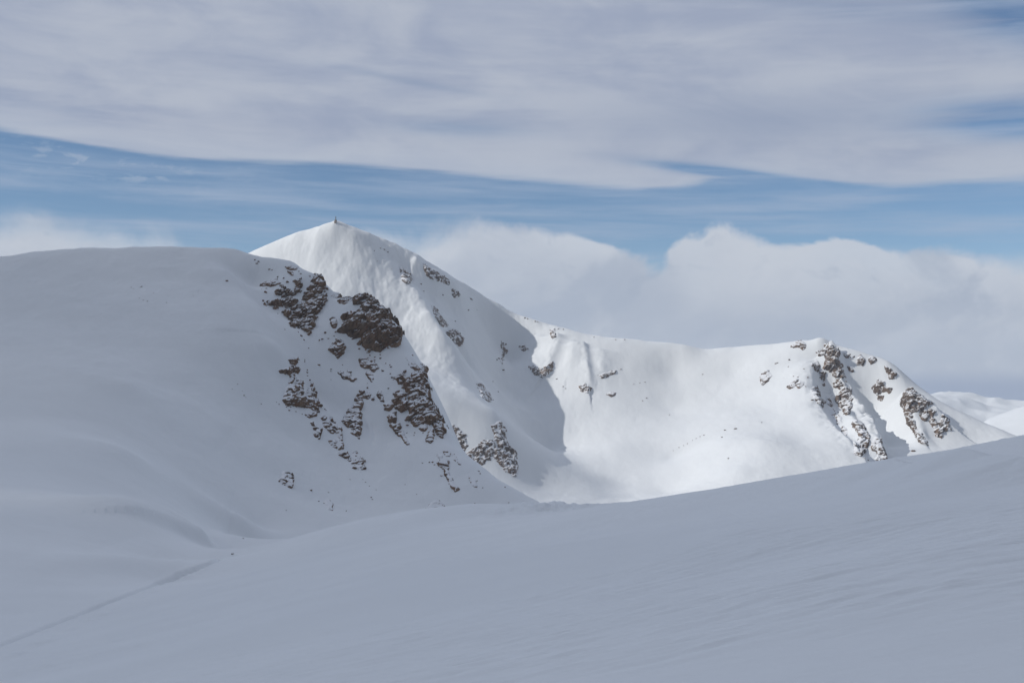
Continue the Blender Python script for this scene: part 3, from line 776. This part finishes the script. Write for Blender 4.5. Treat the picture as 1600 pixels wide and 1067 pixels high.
def put_stones(L, key, lst, label, group, lo, hi):
    q = L.cast([p[0] for p in lst], [p[1] for p in lst], lo, hi)
    for (u, v, r), c in zip(lst, q):
        o = bpy.data.objects.new('stone', stones[key, rng.randint(5)]); COL.objects.link(o)
        R = r * c[1] / F
        nn = L.normal(c[0], c[1])
        o.location = c + nn * R * 0.15
        o.rotation_euler = (rng.uniform(-.5, .5), rng.uniform(-.5, .5), rng.uniform(0, 6.28)); o.scale = (R * rng.uniform(1.0, 1.35), R * rng.uniform(.8, 1.1), R * rng.uniform(.75, 1.05))
        tag(o, label, 'stone', group)


put_stones(near, 'near', [(398, 406, 1.6), (404, 409, 1.7), (401, 412, 1.5), (421, 421, 1.6), (425, 422, 1.2)], 'small stone in the short row just under the brow of the left hill', 'stones under the hill brow', 240, 640)
put_stones(near, 'near', [(354, 439, 2.0)], 'solitary dark stone on the smooth snow left of the skyline crag', None or 'lone stone', 240, 640)
put_stones(near, 'near', [(205, 449, 0.8), (209, 451, .7), (221, 448, 1.2), (219, 449, .8), (218, 466, .7), (224, 469, .9), (230, 471, .9), (260, 473, .9), (240, 458, .7), (302, 462, .6), (310, 455, .7)], 'tiny stone specking the smooth upper snow of the left hill', 'specks on the smooth hill', 240, 640)
put_stones(near, 'near', [(381, 618, 1.1), (371, 600, .9), (379, 611, .7), (384, 621, .7), (363, 608, .6), (408, 631, 1.0), (432, 628, .9), (436, 632, .7)], 'tiny stone on the snow left of the furthest left outcrop', 'specks left of the outcrop', 240, 640)
put_stones(near, 'near', [(415, 457, 2.4), (411, 470, 2.4), (434, 433, 1.6), (433, 437, 1.7), (443, 435, 1.9), (449, 441, 2.6), (416, 451, 1.3), (467, 424, 1.2), (470, 428, 1.2), (409, 452, .8)], 'small brown stone among the ledges left of the tall skyline crag', 'stones by the skyline crag', 240, 640)
put_stones(near, 'near', [(508, 520, 2.1), (503, 530, 2.0), (499, 532, 1.8), (513, 529, 1.3), (524, 519, 1.6), (522, 525, 1.0), (482, 544, 1.0), (471, 525, 2.0), (475, 531, 1.6), (466, 519, 1.1), (445, 515, 1.0), (434, 490, .9)], 'small stone in the snow gap below the two skyline crags', 'stones in the gap', 240, 640)
put_stones(near, 'near', [(561, 545, 1.8), (571, 547, 1.7), (574, 551, 1.6), (578, 555, 1.5), (586, 558, 1.6), (594, 554, 1.7), (594, 560, 1.9), (585, 563, 1.5), (603, 568, 1.4), (611, 573, 1.9), (609, 570, 1.4), (598, 580, 2.0), (597, 578, 1.2), (644, 555, 1.6), (648, 569, 1.5), (613, 590, 1.8), (610, 584, 1.3), (616, 590, 1.8), (607, 607, 1.4), (574, 606, 1.7), (574, 599, .9)], 'small dark stone scattered on the snow between the biggest crag and the long cliff', 'stones between the crags', 240, 640)
put_stones(near, 'near', [(498, 570, 2.0), (476, 562, 1.3), (476, 565, 1.5), (480, 578, 1.5), (480, 582, 1.6), (480, 587, 1.2), (484, 594, 1.5), (486, 598, 1.2), (517, 577, 1.6), (517, 580, 1.2), (517, 593, .9), (535, 570, 1.1), (497, 628, 1.1), (503, 632, 1.2), (507, 639, 1.4), (509, 641, 1.1), (452, 641, 1.8), (454, 636, 1.2), (462, 643, 1.2), (472, 647, 1.1), (436, 631, 1.0), (467, 562, 1.3), (465, 560, 1.2)], 'small stone around the furthest left outcrop', 'stones by the left outcrop', 240, 640)
put_stones(near, 'near', [(637, 664, 2.2), (648, 676, 1.2), (647, 680, 1.2), (622, 672, 1.6), (614, 666, 1.5), (661, 676, 1.2), (636, 676, 1.0)], 'small stone under the foot of the long dark cliff', 'stones under the cliff', 240, 640)
put_stones(near, 'near', [(660, 723, 1.2), (671, 722, 1.7), (676, 722, 1.8), (679, 726, 1.2), (690, 743, 1.7), (698, 747, 1.0), (693, 705, 1.2), (748, 736, 1.4), (750, 740, 1.3), (745, 751, 1.4), (754, 762, 1.1), (789, 761, 1.3), (821, 785, 1.3), (795, 785, 1.0), (742, 786, 1.0)], 'small dark stone low on the right of the hill flank', 'stones low on the flank', 240, 640)
put_stones(near, 'near', [(486, 766, 2.2), (513, 769, 1.2), (498, 783, 1.3), (541, 798, 1.1), (447, 797, 1.1), (380, 841, 1.1), (580, 777, 1.5), (582, 780, 1.2), (588, 765, 1.0), (547, 749, 1.0), (571, 753, 1.0), (577, 759, .9), (567, 749, .8), (600, 806, 1.0), (506, 786, 1.0), (633, 757, .8), (651, 772, .8)], 'small stone on the lower snow of the hill flank', 'stones on the lower snow', 240, 640)
put_stones(near, 'near', [(363.5, 865.5, 1.9)], 'low snow-dusted lump at the far end of the ski track', 'lump at the track end', 200, 300)
put_stones(far, 'far', [(1128, 683, 1.6), (1133, 672, 1.6), (1149, 670, 2.2), (1138, 716, 1.5), (1190, 660, 1.0)], 'dark stone on the bright hollow left of the sharp snow edge', 'stones in the bright hollow', 900, 1600)
put_stones(far, 'far', [(1061, 699, .9), (1068, 696, .9), (1074, 693, .9), (1082, 688, 1.0), (1088, 685, .9), (1094, 682, .9), (1100, 680, 1.0), (1052, 704, .8)], 'tiny stone in the dotted arc on the rim of the bright hollow', 'arc of stones', 900, 1600)
put_stones(far, 'far', [(1233, 562, 2.0), (1212, 568, 1.6), (1215, 567, 1.4), (1256, 576, 1.3), (1240, 588, 1.1), (1247, 589, 1.1), (1259, 604, 1.3), (1262, 590, 1.2), (1269, 625, 1.8), (1262, 589, 1.2), (1232, 573, 1.0), (1224, 590, .9)], 'small rock on the bright snow face left of the sharp snow edge', 'stones on the bright face', 900, 1600)
put_stones(far, 'far', [(1327, 575, 2.2), (1329, 578, 1.8), (1322, 596, 1.5), (1308, 586, 1.8), (1314, 586, 1.9), (1356, 719, 1.6), (1351, 716, 1.5), (1310, 649, 1.8), (1309, 644, 1.3), (1301, 665, 1.3), (1427, 705, 3.0), (1337, 651, 1.0), (1338, 654, 1.0), (1462, 643, 1.3), (1450, 628, 2.2)], 'small rock in the shaded gullies of the right-hand ridge', 'stones in the gullies', 900, 1600)
put_stones(far, 'far', [(600, 390, 1.4), (594, 388, 1.2), (606, 394, 1.3), (636, 434, 2.0), (640, 431, 2.0), (658, 444, 1.4), (662, 455, 1.2), (692, 461, 1.4), (735, 467, 1.6), (737, 468, 1.4), (732, 485, 1.5), (745, 484, 1.2), (711, 502, 1.2), (790, 538, 1.5), (786, 536, 1.4), (779, 560, 1.8), (776, 562, 1.4), (786, 578, 2.2), (770, 596, 1.2), (778, 612, 1.2), (766, 617, 1.4), (750, 610, 1.4), (760, 622, 1.4), (770, 625, 1.2), (585, 392, 1.0), (590, 408, 1.0), (612, 420, .9)], 'small frosted rock on the shaded face of the peak', 'stones on the peak face', 900, 1600)
put_stones(far, 'far', [(820, 497, 1.6), (824, 498, 1.4), (836, 502, 1.6), (840, 503, 1.2), (872, 514, 1.3), (880, 515, 1.2), (928, 527, 1.0), (962, 531, 1.0), (976, 531, 1.2), (836, 586, 1.2), (870, 592, 1.2), (880, 604, 1.1), (884, 607, 1.1), (948, 586, 1.2), (970, 577, 1.2), (990, 600, 1.0), (1000, 598, 1.0), (1008, 597, 1.0), (1004, 626, 1.1), (1010, 622, 1.1), (1046, 648, 1.0), (1098, 585, 1.0)], 'small rock dotting the sunlit bowl wall and its crest', 'stones on the bowl wall', 900, 1600)

# ------------------------------------------------------------------ the cairn on the top
c = far.cast([524], [350.5], 1200, 1400)[0]
root = bpy.data.objects.new('cairn', None); COL.objects.link(root); root.location = c + np.array([0, 2.0, -0.5]); root.scale = (1.15, 1.15, 1.7)
tag(root, 'stubby dark cairn with a short post on the very top of the snow peak', 'cairn')
k, m_ = 28, 26
ph, hh = np.meshgrid(np.linspace(0, 2 * np.pi, k, endpoint=False), np.linspace(0, 1, m_))
rad = (1.75 - 0.85 * hh) * (1 - sstep(0.86, 1.0, hh) * 0.9)
X, Y, Z = rad * np.cos(ph), rad * np.sin(ph), hh * 3.7
cv, ce = cells(X * 1.3 + 4, Y * 1.3, Z * 2.0, 9)
s = 0.86 + 0.30 * cv - 0.1 * (ce < 0.15)
V = np.stack([X * s, Y * s, Z], -1).reshape(-1, 3)
f = [(j * k + i, j * k + (i + 1) % k, (j + 1) * k + (i + 1) % k, (j + 1) * k + i) for j in range(m_ - 1) for i in range(k)]
mesh_object('stone_pile', V, f, M_ROCK_FAR, parent=root)
bm = bmesh.new(); bmesh.ops.create_cone(bm, cap_ends=True, segments=10, radius1=0.4, radius2=0.3, depth=2.2)
me = bpy.data.meshes.new('post'); bm.to_mesh(me); bm.free()
pm, n = material('weathered_post'); bs = n.new('ShaderNodeBsdfPrincipled')
n.put(bs, 'Base Color', n.mix(n.noise(n.new('ShaderNodeTexCoord').outputs['Object'], 3, 3), (0.06, 0.05, 0.045, 1), (0.16, 0.14, 0.12, 1))); n.put(bs, 'Roughness', 0.9)
n.put(n.new('ShaderNodeOutputMaterial'), 'Surface', bs.outputs[0]); me.materials.append(pm)
po = bpy.data.objects.new('post', me); COL.objects.link(po); po.parent = root; po.location = (0.1, 0, 4.3)
HAZE = True; CLOUD = True
# ------------------------------------------------------------------ light, sky and clouds
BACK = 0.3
SUN_AZ, SUN_EL = math.radians(-104), math.radians(33)      # measured from +Y towards +X
sd = (math.sin(SUN_AZ) * math.cos(SUN_EL), math.cos(SUN_AZ) * math.cos(SUN_EL), math.sin(SUN_EL))
from mathutils import Vector
l = bpy.data.lights.new('sun', 'SUN'); l.energy = 2.65; l.angle = math.radians(0.6); l.color = (1.0, 0.965, 0.91)
so = bpy.data.objects.new('sun', l); COL.objects.link(so)
so.rotation_euler = Vector(sd).to_track_quat('Z', 'Y').to_euler(); so.location = Vector(sd) * 900

w = bpy.data.worlds.new('World'); scene.world = w; w.use_nodes = True
n = N(w.node_tree)
d = n.new('ShaderNodeTexCoord').outputs['Generated']
x, y, z = n.sep(d)
az = n.m('ARCTAN2', x, y); el = n.m('ARCSINE', z)
AZP = lambda u: math.atan((u - U0) / F)
def ELP(u, v):
    dx, dz = ray(u, v); return float(math.atan2(dz, math.hypot(dx, 1)))
sky = n.new('ShaderNodeTexSky', sky_type='NISHITA', sun_disc=False)
sky.sun_elevation = SUN_EL; sky.sun_rotation = SUN_AZ; sky.altitude = 2500; sky.air_density = 1.0; sky.dust_density = 0.1; sky.ozone_density = 2.0
blue = n.vm('MULTIPLY', sky.outputs[0], (0.074, 0.083, 0.088))
# clouds drawn in the two angles of the sky (azimuth, elevation), stretched along the wind
a1, e1 = n.mul(az, 1.0), n.add(el, n.mul(az, 0.10))
wind = n.xyz(n.mul(az, 1.6), n.mul(e1, 14), 0.0)
wind2 = n.xyz(n.mul(n.add(az, 0.7), 2.4), n.mul(n.add(el, n.mul(az, 0.025)), 36), 3.0)
nw = n.noise(n.xyz(n.mul(az, 1.6), n.mul(n.add(el, n.mul(az, 0.06)), 5.2), 0.4), 3.0, 9, 0.62, 1.1); nw2 = n.noise(wind2, 2.0, 6, 0.6, 0.3)
pv_ = n.xyz(az, n.mul(el, 1.2), 1.5)
puff = n.noise(pv_, 15, 8, 0.58, 0.35)
puff2 = n.noise(n.vm('ADD', pv_, (-0.012, 0.012, 0)), 15, 8, 0.58, 0.35)
relief = n.sub(puff, puff2)  # directional light painted into the billows, lighter towards the sun
soft = n.noise(n.xyz(az, n.mul(el, 2.0), 7.7), 5.5, 5, 0.5)
# 1 thin streaks across the blue
thin = n.mul(n.step(nw2, 0.36, 0.78), 0.6)
c = n.mix(thin, blue, lin(168, 182, 204))
c = n.mix(n.step(el, ELP(800, 350), ELP(800, 620), 0, 0.35), c, lin(165, 185, 208))
def blob(u, v, su, sv, tilt=0.0):
    a, e = AZP(u), ELP(u, v)
    da = n.sub(az, a); de = n.sub(n.sub(el, e), n.mul(da, tilt))
    return n.m('EXPONENT', n.mul(-1.0, n.add(n.m('POWER', n.m('ABSOLUTE', n.div(da, su / F)), 2), n.m('POWER', n.m('ABSOLUTE', n.div(de, sv / F)), 2))))
tuft = n.step(n.noise(n.xyz(az, n.mul(el, 2.6), 2.0), 42, 5, 0.6, 0.3), 0.52, 0.66)
c = n.mix(n.mul(n.mul(tuft, blob(160, 258, 190, 26, -0.08)), 0.4), c, lin(182, 193, 209))
# 2 the high grey sheet with a sharp lower edge
edge = [(-40, 196), (0, 205), (70, 220), (140, 234), (220, 246), (300, 254), (400, 258), (540, 262), (620, 268), (700, 273), (780, 281), (850, 285), (940, 294), (1000, 297), (1080, 292), (1120, 282), (1200, 280), (1280, 286), (1360, 293), (1450, 291), (1540, 285), (1640, 280)]
cur = [(AZP(u), ELP(u, v)) for u, v in edge]
eb = n.curve(az, cur, AZP(-40), AZP(1640), 0.0, 0.3)
dd = n.add(n.sub(el, eb), n.mul(n.sub(nw, 0.5), 0.014))
dd = n.add(dd, n.mul(n.sub(nw2, 0.5), 0.010))
sheet = n.step(dd, -0.0015, n.add(0.002, n.mul(n.step(nw, 0.3, 0.7), 0.007)))
gap = n.add(n.mul(blob(1610, 186, 130, 26, -0.08), 1.9), n.mul(blob(1600, 10, 100, 46, -0.25), 1.6))
gap = n.add(gap, n.mul(blob(720, 200, 110, 14, -0.03), 0.55))
gap = n.add(gap, n.mul(blob(1130, 269, 115, 8, -0.15), 2.0))
gap = n.add(gap, n.mul(blob(1330, 12, 160, 22, -0.2), 0.35))
gap = n.add(gap, n.mul(blob(640, 128, 120, 6, -0.16), 0.35))
gap = n.mul(gap, n.step(nw2, 0.28, 0.56, 0.45, 1.0))
sheet = n.mul(sheet, n.sub(1.0, n.m('MINIMUM', n.mul(gap, 0.9), 1.0)))
sheet = n.mul(sheet, n.step(nw, 0.16, 0.42, 0.82, 0.97))
tone = n.step(n.add(n.add(n.mul(nw, 0.78), n.mul(nw2, 0.22)), n.mul(n.sub(soft, 0.5), 0.5)), 0.34, 0.66)
sc = n.mix(tone, lin(157, 167, 189), lin(180, 187, 201))
sc = n.mix(n.mul(blob(1180, 190, 230, 40, -0.05), 0.65), sc, lin(143, 156, 181))
sc = n.mix(n.mul(n.step(dd, 0.002, 0.03, 1, 0), 0.45), sc, lin(180, 190, 206))
c = n.mix(sheet, c, sc)
# 3 the bank of cloud rolling behind the mountains
top = [(-40, 338), (0, 334), (55, 326), (100, 346), (180, 350), (240, 352), (285, 376), (330, 392), (400, 396), (480, 392), (560, 366), (620, 358), (690, 352), (760, 350), (830, 364), (920, 362), (980, 380), (1036, 402), (1048, 384), (1090, 378), (1132, 350), (1165, 364), (1200, 376), (1250, 380), (1300, 362), (1360, 372), (1410, 392), (1500, 390), (1560, 394), (1640, 398)]
tb = n.curve(az, [(AZP(u), ELP(u, v)) for u, v in top], AZP(-40), AZP(1640), 0.0, 0.2)
fluff = n.add(n.mul(n.sub(puff, 0.5), 0.056), n.mul(n.sub(soft, 0.5), 0.012))
db = n.add(n.sub(tb, el), fluff)
bank = n.step(db, n.add(-0.003, n.step(az, AZP(820), AZP(620), 0, -0.006)), n.add(n.add(0.005, n.step(az, AZP(860), AZP(620), 0, 0.014)), n.mul(n.step(soft, 0.38, 0.66), 0.018)))
bank = n.mul(bank, n.step(soft, 0.2, 0.5, 0.86, 1.0))
bt = n.step(n.add(n.add(db, n.mul(n.sub(puff, 0.5), 0.05)), n.mul(n.sub(soft, 0.5), 0.09)), -0.01, 0.085)
bc = n.mix(bt, lin(197, 204, 215), lin(170, 180, 196))
bc = n.mix(n.step(relief, -0.03, -0.15, 0, n.add(n.mul(n.step(bt, 0.95, 0.3), 0.35), 0.3)), bc, lin(160, 172, 191))
bc = n.mix(n.step(relief, 0.03, 0.15, 0, n.add(n.mul(n.step(bt, 0.95, 0.3), 0.35), 0.25)), bc, lin(199, 205, 215))
lump = n.noise(n.xyz(az, n.mul(el, 1.5), 4.2), 9, 6, 0.55, 0.5)
bc = n.mix(n.step(lump, 0.5, 0.36, 0, 0.6), bc, lin(160, 172, 191))
bc = n.mix(n.step(lump, 0.52, 0.68, 0, 0.5), bc, lin(196, 203, 214))
bc = n.mix(n.mul(blob(1180, 430, 130, 60), 0.7), bc, lin(199, 205, 215))
bc = n.mix(n.mul(blob(1020, 460, 60, 60), 0.6), bc, lin(158, 170, 189))
bc = n.mix(n.step(el, ELP(1500, 575), ELP(1500, 604)), bc, lin(166, 176, 192)) if False else bc
low = n.step(n.add(el, n.mul(n.sub(soft, 0.5), 0.01)), ELP(800, 572), ELP(800, 606))
bc = n.mix(n.mul(low, n.step(az, AZP(1250), AZP(1500), 0.65, 0.95)), bc, lin(134, 150, 178))
c = n.mix(bank, c, bc)
c = n.mix(n.step(el, -0.012, -0.06), c, lin(150, 160, 178))
# sky brightened overhead and dimmed behind the view to balance ambient light
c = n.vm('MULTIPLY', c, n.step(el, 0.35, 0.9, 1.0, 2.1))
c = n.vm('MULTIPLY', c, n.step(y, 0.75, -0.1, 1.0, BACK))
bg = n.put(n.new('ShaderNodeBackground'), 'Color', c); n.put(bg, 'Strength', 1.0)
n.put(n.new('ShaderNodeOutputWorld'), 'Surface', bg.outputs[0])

# air
hm, n = material('haze')
pv = n.new('ShaderNodeVolumePrincipled'); n.put(pv, 'Color', (0.86, 0.91, 0.97, 1)); n.put(pv, 'Density', 0.00008); n.put(pv, 'Anisotropy', 0.2)
n.put(n.new('ShaderNodeOutputMaterial'), 'Volume', pv.outputs[0])
def box(name, x0, x1, y0, y1, z0, z1, mat):
    v = [(x, y, z) for z in (z0, z1) for y in (y0, y1) for x in (x0, x1)]
    return mesh_object(name, v, [(0, 2, 3, 1), (4, 5, 7, 6), (0, 1, 5, 4), (2, 6, 7, 3), (0, 4, 6, 2), (1, 3, 7, 5)], mat, smooth=False)
if HAZE:
    tag(box('haze', -7000, 7000, -7000, 7000, -341, 215, hm), 'thin cold haze in the air over the mountains', kind='stuff')

# clouds added out of view to the left, shading the slope and dimming the peak
def vapour(name, thick):
    ck, n = material(name)
    tr = n.new('ShaderNodeBsdfTransparent'); df = n.put(n.new('ShaderNodeBsdfTranslucent'), 'Color', (0.9, 0.92, 0.95, 1))
    mx = n.new('ShaderNodeMixShader')
    n.put(mx, 0, n.mul(n.step(n.noise(n.new('ShaderNodeNewGeometry').outputs['Position'], 0.006, 4), 0.3, 0.6, 0.7, 1.0), thick))
    n.put(mx, 1, tr.outputs[0]); n.put(mx, 2, df.outputs[0])
    n.put(n.new('ShaderNodeOutputMaterial'), 'Surface', mx.outputs[0])
    return ck
def cloud(cx, cy, cz, sx, sy, sz, mat, seed):
    k, m = 120, 60
    ph, th = np.meshgrid(np.linspace(0, 2 * np.pi, k, endpoint=False), np.linspace(0.02, np.pi - 0.02, m))
    q = np.stack([np.sin(th) * np.cos(ph), np.sin(th) * np.sin(ph), np.cos(th)], -1)
    r = 1 + 0.16 * fbm(q[..., 0] * 2.4, q[..., 1] * 2.4, q[..., 2] * 2.4, 4, seed) + 0.1 * np.abs(fbm(q[..., 0] * 6, q[..., 1] * 6, q[..., 2] * 6, 3, seed + 5))
    v = q * r[..., None] * np.array([sx, sy, sz]); v[..., 2] = np.where(v[..., 2] < 0, v[..., 2] * 0.55, v[..., 2])
    f = []
    for j in range(m - 1):
        for i in range(k):
            f.append((j * k + i, (j + 1) * k + i, (j + 1) * k + (i + 1) % k, j * k + (i + 1) % k))
    return mesh_object('cloud', v.reshape(-1, 3), f, mat, loc=(cx, cy, cz))
if CLOUD:
    H = 900.0
    off = H / math.tan(SUN_EL)
    o = cloud(-20 + math.sin(SUN_AZ) * off, 250 + math.cos(SUN_AZ) * off, H, 560, 520, 120, vapour('shade_cloud_vapour', 0.84), 3)
    tag(o, 'unseen grey cloud added out of view to block sun from the slope', 'cloud', kind='stuff')
    o = cloud(-370 + math.sin(SUN_AZ) * off, 1040 + math.cos(SUN_AZ) * off, H, 300, 250, 60, vapour('thin_shade_vapour', 0.24), 8)
    tag(o, 'unseen thin cloud added out of view to dim sun on the lower peak', 'cloud', kind='stuff')
# ------------------------------------------------------------------ camera and settings
cam = bpy.data.cameras.new('camera'); cam.sensor_width = 36; cam.lens = 36 * F / 1600; cam.clip_start = 0.1; cam.clip_end = 30000
co = bpy.data.objects.new('camera', cam); COL.objects.link(co); co.rotation_euler = (math.pi / 2 + PITCH, 0, 0)
scene.camera = co
scene.view_settings.view_transform = 'Standard'; scene.view_settings.look = 'None'; scene.view_settings.exposure = 0; scene.view_settings.gamma = 1
scene.render.engine = 'CYCLES'
cy_ = scene.cycles
cy_.max_bounces = 6; cy_.diffuse_bounces = 4; cy_.glossy_bounces = 1; cy_.volume_bounces = 1; cy_.transparent_max_bounces = 12
cy_.use_denoising = True
